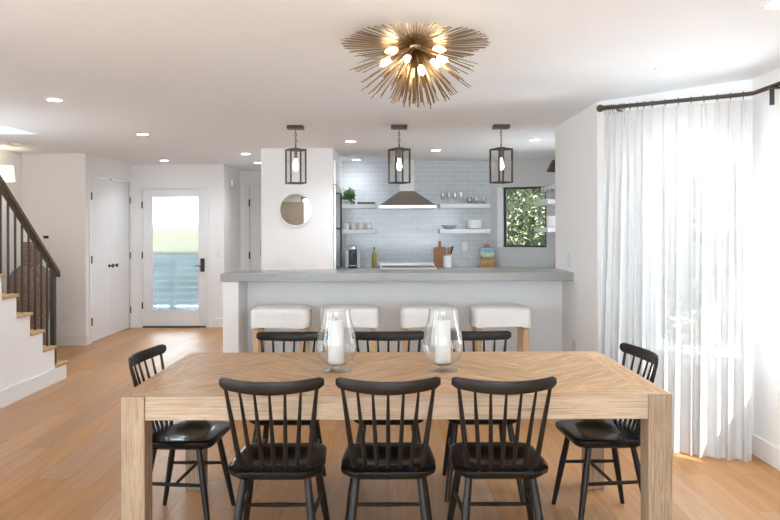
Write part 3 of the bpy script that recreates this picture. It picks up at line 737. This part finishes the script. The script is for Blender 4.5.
# cookbook on stand
bs = thing('book_stand', 'small wooden stand holding a cookbook in the kitchen corner', 'book stand', (1.40, 10.12, KC + .001))
RB = Matrix.Rotation(math.radians(-14), 4, 'X')
MB().box(-.12, .12, -.06, .12, 0, .015).build('base', BOARDW, bs, ang=0); MB().box(-.12, .12, -.06, -.048, .0152, .035).build('ledge', BOARDW, bs, ang=0)
lean(Matrix.Translation((0, .03, .016)) @ RB, MB().prism([(-.1, 0), (.1, 0), (.1, .26), (.04, .275), (.03, .31), (-.03, .31), (-.04, .275), (-.1, .26)], 0, .012, 'y')).build('back_rest', BOARDW, bs, ang=0)
def cover_mat():
    m, nt, out = new('book_cover'); L = nt.links.new; p = N(nt, 'BsdfPrincipled', Roughness=.3)
    tc = N(nt, 'TexCoord'); sp = N(nt, 'SeparateXYZ'); L(tc.outputs['Object'], sp.inputs[0])
    mr = N(nt, 'MapRange'); mr.inputs[1].default_value = 0; mr.inputs[2].default_value = .26; L(sp.outputs[2], mr.inputs[0])
    nz = N(nt, 'TexNoise', Scale=22.0, Detail=3.0); L(tc.outputs['Object'], nz.inputs['Vector'])
    ad = N(nt, 'Math', operation='MULTIPLY_ADD'); L(nz.outputs['Fac'], ad.inputs[0]); ad.inputs[1].default_value = .5; L(mr.outputs[0], ad.inputs[2])
    r = ramp(nt, [(.2, (.05, .09, .03)), (.4, (.55, .28, .06)), (.52, (.1, .16, .05)), (.66, (.6, .62, .5)), (.8, (.12, .35, .5)), (1, (.35, .55, .65))])
    mu = N(nt, 'Math', operation='MULTIPLY'); L(ad.outputs[0], mu.inputs[0]); mu.inputs[1].default_value = .72
    L(mu.outputs[0], r.inputs[0]); L(r.outputs[0], p.inputs['Base Color']); L(p.outputs[0], out.inputs[0]); return m
bk = thing('cookbook', 'cookbook with colourful food cover propped on the wooden stand', 'book', (1.40, 10.12, KC + .001))
TB = Matrix.Translation((0, -.012, .0245)) @ RB
lean(TB, MB().box(-.098, .098, .0, .003, 0, .25)).build('front_cover', cover_mat(), bk, ang=0)
lean(TB, MB().box(-.095, .095, .0032, .026, .003, .247)).build('pages', PORC, bk, ang=0)
# right-hand kitchen wall
def wineg(label, y):
    t = thing('wine_glass', label, 'glass', (2.10, y, 1.831), 0, 'stemmed glasses on the right wall shelf')
    MB().lathe([(.035, 0), (.035, .003), (.005, .008), (.004, .08), (.025, .095), (.042, .13), (.034, .19), (.0325, .19), (.04, .13), (.004, .088)], 18).build('glass_body', DRINK, t)
    return t
w0 = wineg('stemmed glass nearest the corner on the right wall shelf', 9.12)
for y, w_ in ((9.26, 'second nearest the corner'), (9.4, 'third from the corner'), (9.54, 'fourth from the corner'), (9.69, 'nearest the kitchen window')): dup(w0, (2.10, y, 1.831), label='stemmed glass %s on the right wall shelf' % w_)
o = MB().lathe([(.07, 0), (.11, .008), (.118, .03), (.12, .145), (.114, .145), (.111, .035), (.1, .014), (.0005, .012)], 32).build('deep_bowl', PORC, loc=(2.15, 9.2, 1.476))
tag(o, 'deep white bowl on the lower shelf of the right kitchen wall', 'bowl')
o = lean(Matrix.Rotation(math.radians(10), 4, 'Y'), MB().prism([(-.11, 0), (.11, 0), (.11, .27), (.03, .33), (-.03, .33), (-.11, .27)], 0, .018, 'x')).build('serving_board', pbr('grey_board', (.25, .21, .18), .5, var=.3), loc=(2.12, 9.15, KC + .004))
tag(o, 'grey-brown serving board leaning under the right wall shelves', 'cutting board')
wl2 = thing('wall_lamp', 'dark cone wall lamp high on the right kitchen wall, half hidden', 'lamp', (2.08, 8.95, 2.17))
MB().lathe([(.11, 0), (.04, .14), (.02, .15)], 24, caps=False).build('lamp_shade', BRONZE, wl2)
MB().tube([(.269, 0, .17), (.0, 0, .17), (0, 0, .06)], .009, 8).build('arm', DARKM, wl2)
MB().ball((0, 0, .04), .025).build('bulb', EDISON, wl2)

# ------------------------------------------------------------------ lantern pendants
def lantern(label, x):
    t = thing('lantern_pendant', label, 'pendant light', (x, 6.73, 1.891), 0, 'glass lantern pendants above the bar')
    zc = CEIL - 1.891
    MB().box(-.075, .075, -.055, .055, zc - .034, zc - .001).build('ceiling_plate', BRONZE, t, ang=0, bevel=.003)
    ch = MB(); z = zc - .034; k = 0
    while z > .37:
        pts = []
        for i in range(13):
            a = 2 * PI * i / 12; r_ = .0085 * math.cos(a); zz = z - .018 + .019 * math.sin(a)
            pts.append((r_, 0, zz) if k % 2 else (0, r_, zz))
        ch.tube(pts, .0028, 6, False); z -= .03; k += 1
    ch.build('chain', BRONZE, t)
    MB().tube([(0, 0, .33), (0, 0, .37)], .006, 8).lathe([(.045, .322), (.045, .332), (.01, .336)], 16).build('top_cap', BRONZE, t)
    R_ = Matrix.Rotation(math.radians(26), 4, 'Z'); a = .072; p = .0065; hh_ = .322
    fr_ = MB()
    for sx in (-1, 1):
        for sy in (-1, 1): fr_.box(sx * a - p, sx * a + p, sy * a - p, sy * a + p, 0, hh_, M=R_)
    for zz in (0, hh_ - .012):
        for s_ in (-1, 1):
            fr_.box(-a + p, a - p, s_ * a - p, s_ * a + p, zz, zz + .012, M=R_); fr_.box(s_ * a - p, s_ * a + p, -a + p, a - p, zz, zz + .012, M=R_)
    fr_.box(-a + p, a - p, -a + p, a - p, hh_ - .006, hh_ - .002, M=R_)
    fr_.build('frame', BRONZE, t, ang=0)
    for i in range(4):
        Q = Matrix.Rotation(math.radians(26 + 90 * i), 4, 'Z')
        MB().box(-a + p, a - p, a - .0012, a + .0012, .012, hh_ - .012, M=Q).build('glass_pane', GLASS, t, ang=0)
    MB().lathe([(.016, .235), (.017, .315)], 14).build('socket', pbr('socket_brass', (.22, .18, .1), .4, metal=.7), t)
    MB().lathe([(.0005, .12), (.016, .126), (.027, .15), (.026, .175), (.016, .205), (.012, .2345)], 16).build('bulb', EDISON, t)
    return t
lantern('glass lantern pendant hanging left, in front of the round mirror', -.86)
lantern('glass lantern pendant hanging in the middle, in front of the range hood chimney', .107)
lantern('glass lantern pendant hanging right, above the cookbook and kitchen window', 1.06)

# ------------------------------------------------------------------ chandelier
CX, CY, CZ = .14, 3.6, 2.383
chd = thing('chandelier', 'bronze sunburst chandelier of thin rods with glowing bulbs over the table', 'chandelier', (CX, CY, CZ))
MB().lathe([(.05, CEIL - CZ - .016), (.05, CEIL - CZ - .001)], 28).tube([(0, 0, 0), (0, 0, CEIL - CZ - .018)], .012, 10).build('ceiling_plate', BRASS, chd)
MB().ball((0, 0, 0), .035, 16, 10, .8).build('hub', BRASS, chd)
def rod(az, el, r1, r0=.03):
    d = V((math.cos(az) * math.cos(el), math.sin(az) * math.cos(el), math.sin(el)))
    side = V((-math.sin(az), math.cos(az), 0)); m = MB(); b = 0
    nrm = side.cross(d); w0, w1, th = .0018, .0030, .0013
    for (q, w) in ((r0, w0), (r1, w1)):
        for (i, j) in ((-1, -1), (1, -1), (1, 1), (-1, 1)): m.v.append(tuple(d * q + side * w * i + nrm * th * j))
    for q in ((3, 2, 1, 0), (4, 5, 6, 7), (0, 1, 5, 4), (1, 2, 6, 5), (2, 3, 7, 6), (3, 0, 4, 7)): m.face(q)
    return m
rods = []
for k in range(130): rods.append((2 * PI * k / 130 + random.gauss(0, .006), math.radians(1.5 + random.gauss(0, .8)), .362 + random.gauss(0, .008)))
for (cnt, el, L_, off) in ((40, -19, .335, .1), (38, -36, .33, .0), (32, -52, .315, .15), (24, -68, .30, .05), (10, -82, .29, .3)):
    for k in range(cnt):
        # fans: rods bunch into five sectors
        f = (k + off) / cnt; az = 2 * PI * (f + .018 * math.sin(2 * PI * f * 5))
        rods.append((az + random.gauss(0, .03), math.radians(el + random.gauss(0, 3.5)), L_ + random.gauss(0, .012)))
rest = MB()
for i, (az, el, L_) in enumerate(rods):
    m = rod(az, el, L_)
    if (i < 130 and i % 2 == 0) or (i >= 130 and i % 4 == 0 and i < 269):
        m.build('rod', BRASS, chd, ang=0)
    else:
        b = len(rest.v); rest.v += m.v
        for f in m.f: rest.face([b + q for q in f])
ro = rest.build('rod_spray', BRASS, chd, ang=0); ro['kind'] = 'stuff'
for (az, el, L_) in ((200, -14, .12), (250, -35, .15), (285, -55, .16), (335, -13, .12), (310, -38, .17), (25, -18, .15), (150, -20, .17), (90, -40, .15)):
    a_, e_ = math.radians(az), math.radians(el); d = V((math.cos(a_) * math.cos(e_), math.sin(a_) * math.cos(e_), math.sin(e_)))
    MB().tube([d * .03, d * (L_ - .02)], .008, 8).build('bulb_socket', BRASS, chd)
    MB().tube([d * (L_ - .019), d * (L_ - .005), d * (L_ + .015), d * (L_ + .032), d * (L_ + .045)], [.008, .015, .017, .011, .003], 12).build('bulb', BULB, chd)

# ------------------------------------------------------------------ dining table
TX0, TX1, TY0, TY1, TZ = -1.145, 1.212, 3.075, 4.15, .76
tb = thing('dining_table', 'long weathered wood dining table with chevron top and thick square legs', 'table', (0, 0, 0))
top = MB(); bwid = .105; e_ = .002
LW = .102; LD = .105
def bd_(poly, g, w=0):      # a flat board polygon on the table surface, grain direction g
    b = len(top.v); ro = random.randint(0, 80) * 1.37; rv = random.random() * 5; g = V((*g, 0)).normalized(); c = V((-g.y, g.x, 0))
    for p in poly: top.v.append((p[0], p[1], TZ))
    top.face([b + i for i in range(len(poly))], [(V((*p, 0)).dot(g) + ro, V((*p, 0)).dot(c) + rv) for p in poly])
ix0, ix1, iy0, iy1 = TX0 + bwid, TX1 - bwid, TY0 + bwid * .8, TY1 - bwid * .8
bd_([(TX0, TY0), (TX1, TY0), (ix1, iy0), (ix0, iy0)], (1, 0)); bd_([(TX0, TY1), (ix0, iy1), (ix1, iy1), (TX1, TY1)], (1, 0))
bd_([(TX0, TY0), (ix0, iy0), (ix0, iy1), (TX0, TY1)], (0, 1)); bd_([(TX1, TY0), (TX1, TY1), (ix1, iy1), (ix1, iy0)], (0, 1))
def clip(poly, axis, val, keep_gt):
    out = []
    for i in range(len(poly)):
        p, q = poly[i], poly[(i + 1) % len(poly)]
        ip = (p[axis] > val) == keep_gt; iq = (q[axis] > val) == keep_gt
        if ip: out.append(p)
        if ip != iq:
            t = (val - p[axis]) / (q[axis] - p[axis]); out.append((p[0] + t * (q[0] - p[0]), p[1] + t * (q[1] - p[1])))
    return out
ncol = 5; cw = (ix1 - ix0) / ncol; step = .125
for c in range(ncol):
    xa, xb = ix0 + c * cw, ix0 + (c + 1) * cw; sg = 1 if c % 2 == 0 else -1
    y = iy0 - cw - step
    while y < iy1 + cw:
        ya, yb_ = (y, y + cw) if sg > 0 else (y + cw, y)
        po = [(xa, ya), (xb, yb_), (xb, yb_ + step), (xa, ya + step)]
        po = clip(po, 1, iy0, True)
        if len(po) > 2: po = clip(po, 1, iy1, False)
        if len(po) > 2: bd_(po, (1, sg))
        y += step
top.build('tabletop', TABLEW, tb, ang=0)
ap = MB()
ap.box(TX0 + LW + .001, TX1 - LW - .001, TY0 + .003, TY0 + .06, TZ - .105, TZ - .001, g=0).box(TX0 + LW + .001, TX1 - LW - .001, TY1 - .06, TY1 - .003, TZ - .105, TZ - .001, g=0)
ap.build('apron', APRONW, tb, ang=0, bevel=.003)
ap = MB(); ap.box(TX0 + .003, TX0 + .06, TY0 + LD + .001, TY1 - LD - .001, TZ - .105, TZ - .001, g=1).box(TX1 - .06, TX1 - .003, TY0 + LD + .001, TY1 - LD - .001, TZ - .105, TZ - .001, g=1)
ap.build('end_apron', APRONW, tb, ang=0, bevel=.003)
MB().box(TX0 + .061, TX1 - .061, TY0 + .061, TY1 - .061, TZ - .05, TZ - .002, g=0).build('under_board', APRONW, tb, ang=0)
for sx in (0, 1):
    for sy in (0, 1):
        x = TX0 if sx == 0 else TX1 - LW; y = TY0 if sy == 0 else TY1 - LD
        MB().box(x, x + LW, y, y + LD, .001, TZ - .0012, g=2).build('leg', LEGW, tb, ang=0, bevel=.005)

# ------------------------------------------------------------------ hurricane vases
def vase(label, x, y):
    t = thing('hurricane_vase', label, 'vase', (x, y, TZ + .001), 0, 'glass hurricane vases on the table')
    MB().lathe([(.072, 0), (.073, .004), (.03, .012), (.02, .02), (.022, .028), (.05, .036), (.085, .065), (.102, .11), (.1, .15), (.088, .21), (.073, .27), (.069, .305)], 40, caps=False).build('glass_bowl', VGLASS, t, ang=80)
    rim = MB().tube([(.069 * math.cos(2 * PI * i / 40), .069 * math.sin(2 * PI * i / 40), .305) for i in range(41)], .0018, 6, False)
    rim.build('rim', VGLASS, t)
    MB().tube([(.0, 0, .0305), (0, 0, .037)], [.04, .045], 24).build('bowl_base', VGLASS, t)
    return t
vase('footed clear glass hurricane vase on the table, left one', -.26, 3.6); vase('footed clear glass hurricane vase on the table, right one', .272, 3.6)
for x, lb in ((-.262, 'thick white pillar candle inside the left glass vase'), (.272, 'thick white pillar candle inside the right glass vase')):
    cd = thing('pillar_candle', lb, 'candle', (x, 3.6, TZ + .0395), 0, 'white pillar candles in the vases')
    MB().lathe([(.036, 0), (.039, .004), (.039, .212), (.035, .217), (.012, .213)], 28).build('wax', WAX, cd)
    MB().tube([(0, 0, .2132), (.001, 0, .225)], .0015, 6).build('wick', DARKM, cd)

# ------------------------------------------------------------------ chairs
def rounded(pts, r, n=7):
    out = []; m = len(pts)
    for i in range(m):
        p0, p, p1 = V(pts[i - 1]), V(pts[i]), V(pts[(i + 1) % m])
        a = (p0 - p).normalized(); b = (p1 - p).normalized(); ang = a.angle(b); rr = r[i]
        dl = rr / math.tan(ang / 2); s_ = p + a * dl; e = p + b * dl
        for k in range(n + 1):
            t = k / n; out.append(((1 - t) ** 2) * s_ + 2 * t * (1 - t) * p + t * t * e)
    return out
def make_chair(label):
    t = thing('spindle_chair', label, 'chair', (0, 0, .001), 0, 'black spindle-back chairs around the dining table')
    ol = rounded([(-.152, -.205), (.152, -.205), (.204, -.145), (.208, -.04), (.192, .215), (-.192, .215), (-.208, -.04), (-.204, -.145)], [.05, .05, .05, .3, .075, .075, .3, .05], 6)
    n = len(ol); seat = MB()
    rings = [.15, .3, .45, .58, .7, .8, .88, .95, 1.0]
    def zt(x, y, f):
        q = math.hypot(x / .15, (y - .01) / .125); dish = .02 * (1 - min(1, q) ** 2) ** .8 if q < 1 else 0
        return .452 - dish - (.006 if f == 1 else 0)
    seat.v.append((0, 0, zt(0, 0, 0)))
    for f in rings:
        for p in ol: seat.v.append((p.x * f, p.y * f, zt(p.x * f, p.y * f, f)))
    for f, z in ((1.005, .436), (.985, .424), (.9, .41)):
        for p in ol: seat.v.append((p.x * f, p.y * f, z))
    for k in range(n): seat.face((0, 1 + k, 1 + (k + 1) % n))
    R_ = len(rings) + 3
    for i in range(R_ - 1):
        for k in range(n):
            k2 = (k + 1) % n; seat.face((1 + i * n + k, 1 + (i + 1) * n + k, 1 + (i + 1) * n + k2, 1 + i * n + k2))
    seat.face([1 + (R_ - 1) * n + k for k in range(n)])
    seat.build('seat', SEATB, t, ang=50)
    def cy_(x): return -.287 + .062 * (x / .215) ** 2
    def cz_(x): return .818 + .014 * (x / .215) ** 2
    cr = MB(); prof = []
    K = 25; W_ = .219
    for i in range(K):
        x = -W_ + 2 * W_ * i / (K - 1); ed = min(1, (W_ - abs(x)) / .022); hh_ = .029 * (.55 + .45 * math.sqrt(max(0, 1 - (1 - ed) ** 2))); th = .0115 * (.6 + .4 * ed)
        hh_ *= 1 - .12 * (abs(x) / W_)
        for k in range(12):
            a = 2 * PI * k / 12; c_, s_ = math.cos(a), math.sin(a)
            cr.v.append((x, cy_(x) + th * math.copysign(abs(c_) ** .5, c_) - .12 * hh_ * s_, cz_(x) + hh_ * math.copysign(abs(s_) ** .5, s_)))
    for i in range(K - 1):
        for k in range(12):
            k2 = (k + 1) % 12; cr.face((i * 12 + k, i * 12 + k2, (i + 1) * 12 + k2, (i + 1) * 12 + k))
    cr.face(list(range(12))); cr.face([(K - 1) * 12 + k for k in range(12)])
    cr.build('crest_rail', BLACK, t, ang=50)
    for i in range(7):
        q = (i - 3) / 3; xb, xt = q * .145, q * .19
        yb_ = -.165 + .012 * q * q; zb = .453 - .004
        p0 = V((xb, yb_, zb)); p1 = V((xt, cy_(xt), cz_(xt) - .018)); ou = abs(i - 3) == 3
        r_ = [.0085, .0105, .0085, .0055] if not ou else [.011, .0125, .0105, .0075]
        MB().tube([p0, p0.lerp(p1, .22), p0.lerp(p1, .6), p1], r_, 10).build('spindle', BLACK, t)
    def leg(p0, p1): MB().tube([p0, V(p0).lerp(V(p1), .45), p1], [.0155, .0185, .0125], 12).build('leg', BLACK, t)
    FT, FB, BT_, BB_ = [(.145, .125, .42), (.205, .205, 0), (.135, -.125, .42), (.185, -.215, 0)]
    at = lambda a, b, z: V(a).lerp(V(b), (a[2] - z) / (a[2] - b[2]))
    mid_ = []
    for s_ in (-1, 1):
        m_ = lambda p: (p[0] * s_, p[1], p[2])
        leg(m_(FT), m_(FB)); leg(m_(BT_), m_(BB_))
        a = at(m_(FT), m_(FB), .235); b = at(m_(BT_), m_(BB_), .235); mid_.append(a.lerp(b, .5))
        MB().tube([a, a.lerp(b, .5), b], [.008, .0105, .008], 10).build('stretcher', BLACK, t)
    MB().tube([mid_[0], mid_[0].lerp(mid_[1], .5), mid_[1]], [.0075, .0105, .0075], 10).build('cross_stretcher', BLACK, t)
    return t
ch0 = make_chair('black spindle chair on the near side of the table, left of three')
ch0.location = (-.488, 3.23, .001)
dup(ch0, (-.002, 3.23, .001), 0, 'black spindle chair on the near side of the table, middle of three')
dup(ch0, (.482, 3.23, .001), 0, 'black spindle chair on the near side of the table, right of three')
for x, w_ in ((-.57, 'behind the left vase, left of three'), (0.0, 'between the two vases, middle of three'), (.515, 'behind the right vase, right of three')):
    dup(ch0, (x, 4.08, .001), PI, 'black spindle chair %s on the far side' % w_)
for x, y, a, lb in ((-1.023, 3.65, -94, 'black spindle chair at the left end of the table, stairs side'), (1.072, 3.65, 94, 'black spindle chair at the right end of the table, curtain side')):
    dup(ch0, (x, y, .001), math.radians(a), lb).scale = (1, .88, 1)

# ------------------------------------------------------------------ curtain and rod
ZR = 2.31
A = V((1.518, 5.04, 0)); B = V((2.285, 4.52, 0)); Lr = (B - A).length; dr = (B - A) / Lr; nr = V((dr.y, -dr.x, 0))  # nr points into the room?
if nr.y > 0: nr = -nr
cr = thing('curtain_rod', 'dark bronze curtain rod bent around the bay, with ball finial', 'curtain rod', (0, 0, 0))
MB().tube([A + V((0, 0, ZR)), B + V((0, 0, ZR)) - dr * .03, B + V((0.005, -.02, ZR)), V((2.285, 2.2, ZR))], .0135, 12).build('pole', BRONZE, cr)
fa = A - dr * .03
MB().ball((fa.x, fa.y, ZR), .027).tube([fa + dr * .015 + V((0, 0, ZR)), fa + dr * .024 + V((0, 0, ZR))], .017, 12).build('finial', BRONZE, cr)
MB().box(2.24, 2.364, 4.215, 4.25, ZR - .024, ZR - .0145).box(2.25, 2.27, 4.223, 4.243, ZR - .12, ZR - .0245).build('bracket', BRONZE, cr, ang=0)
MB().tube([A + dr * .088 + V((0, 0, ZR - .02)), A + dr * .088 - nr * .2 + V((0, 0, ZR - .02))], .009, 8).build('bracket', BRONZE, cr)
cu = thing('curtain', 'sheer white pleated curtain hanging to the floor at the bay window', 'curtain', (0, 0, 0))
# fold positions along the rod: tight stack at the left, wide pleats to the right
pleats = [.015, .06, .095, .15, .19, .245, .29, .35, .44, .53, .615, .70, .785, .87, .95]
def phase(u):
    if u <= pleats[0]: return (u - pleats[0]) / .045
    for i in range(len(pleats) - 1):
        if u <= pleats[i + 1]: return i + (u - pleats[i]) / (pleats[i + 1] - pleats[i])
    return len(pleats) - 1 + (u - pleats[-1]) / .09
def cfn(u, v):
    z = ZR - .035 - (ZR - .035 - .006) * v
    ph = phase(u); c = math.cos(2 * PI * ph)
    tight = 1 if u < .31 else 0
    k = max(0, c)
    amp = (.022 + .012 * v) * (1 + .45 * math.sin(ph * 2.4 + .6)) * (1.15 if tight else .8)
    top = (k ** 3) * .03 - .005
    wave = amp * (c * .8 + .25 * math.sin(4 * PI * ph + 1.3)) + .02 * v * math.sin(9 * u + 1)
    off = top * (1 - min(1, v * 4)) + wave * min(1, v * 4)
    # flare towards the room at the floor
    off += .10 * v ** 2 * (.3 + .7 * math.sin(PI * min(1, u * .9 + .2)))
    uu = u + .012 * v * math.sin(2 * PI * ph * .5 + 2) + (.0 if u > .2 else -.05 * v * (1 - u / .2))
    p = A + dr * (uu * Lr * 1.0) + nr * off
    return (p.x, p.y, z)
vh = .955
MB().grid(lambda a, b: cfn(a, b * vh), 420, 40).build('drape', SHEER, cu, ang=180)
MB().grid(lambda a, b: cfn(a, vh + b * (1 - vh)), 420, 4).build('hem', SHEER, cu, ang=180)
for i, u in enumerate([.0, .03, .045, .075, .11, .125, .135] + [q for q in pleats if q != .095]):
    p = A + dr * (u * Lr) + V((0, 0, ZR - .001))
    MB().tube([p + nr * .02 * math.cos(2 * PI * k / 14) + V((0, 0, .02 * math.sin(2 * PI * k / 14))) + V((0, 0, -.0)) for k in range(15)], .0022, 6, False).tube([p + V((0, 0, -.02)), p + V((0, 0, -.04))], .002, 6).build('ring', BRONZE, cu)

# ------------------------------------------------------------------ light
w = bpy.data.worlds.new('world'); bpy.context.scene.world = w; w.use_nodes = True
bg = w.node_tree.nodes['Background']; bg.inputs[0].default_value = (.79, .905, 1, 1); bg.inputs[1].default_value = 6.5
sun = bpy.data.lights.new('sun', 'SUN'); so = bpy.data.objects.new('sun', sun); C.objects.link(so)
sun.energy = 9; sun.angle = math.radians(1.5); sun.color = (1, .975, .94)
so.rotation_euler = V((-.48, .59, -.66)).to_track_quat('-Z', 'Y').to_euler()
def portal(M, u0, u1, z0, z1, name):
    l = bpy.data.lights.new(name, 'AREA'); l.shape = 'RECTANGLE'; l.size = u1 - u0; l.size_y = z1 - z0
    l.cycles.is_portal = True
    o = bpy.data.objects.new(name, l); C.objects.link(o)
    c = M @ V(((u0 + u1) / 2, .13, (z0 + z1) / 2)); n = (M.to_3x3() @ V((0, -1, 0)))
    o.location = c; o.rotation_euler = n.to_track_quat('-Z', 'Y').to_euler()
portal(MBK, .75, 5.42, .02, 2.36, 'daylight_back')
for i, r_ in enumerate(rw): portal(MRW, *r_, 'daylight_right')
portal(MLF, .6, 3.3, 1.1, 2.3, 'added_daylight_stairs'); portal(MKR, .35, 1.6, 1.1, 1.9, 'daylight_kitchen')  # sky portals of the added stair and kitchen side windows
for r_ in added_lwo: portal(MLW, *r_, 'added_daylight_left')
portal(MBAY, bw0, bw1, wz0, wz1, 'daylight_bay'); portal(MK, kw0, kw1, kwz0, kwz1, 'daylight_kitchen')
sc_ = bpy.context.scene
sc_.view_settings.view_transform = 'Standard'; sc_.view_settings.look = 'None'; sc_.view_settings.exposure = 0.68; sc_.view_settings.gamma = 1
sc_.view_settings.use_curve_mapping = False
sc_.cycles.max_bounces = 10; sc_.cycles.diffuse_bounces = 6; sc_.cycles.transparent_max_bounces = 24
sc_.cycles.sample_clamp_indirect = 8; sc_.cycles.use_denoising = True
sc_.cycles.caustics_reflective = False; sc_.cycles.caustics_refractive = False
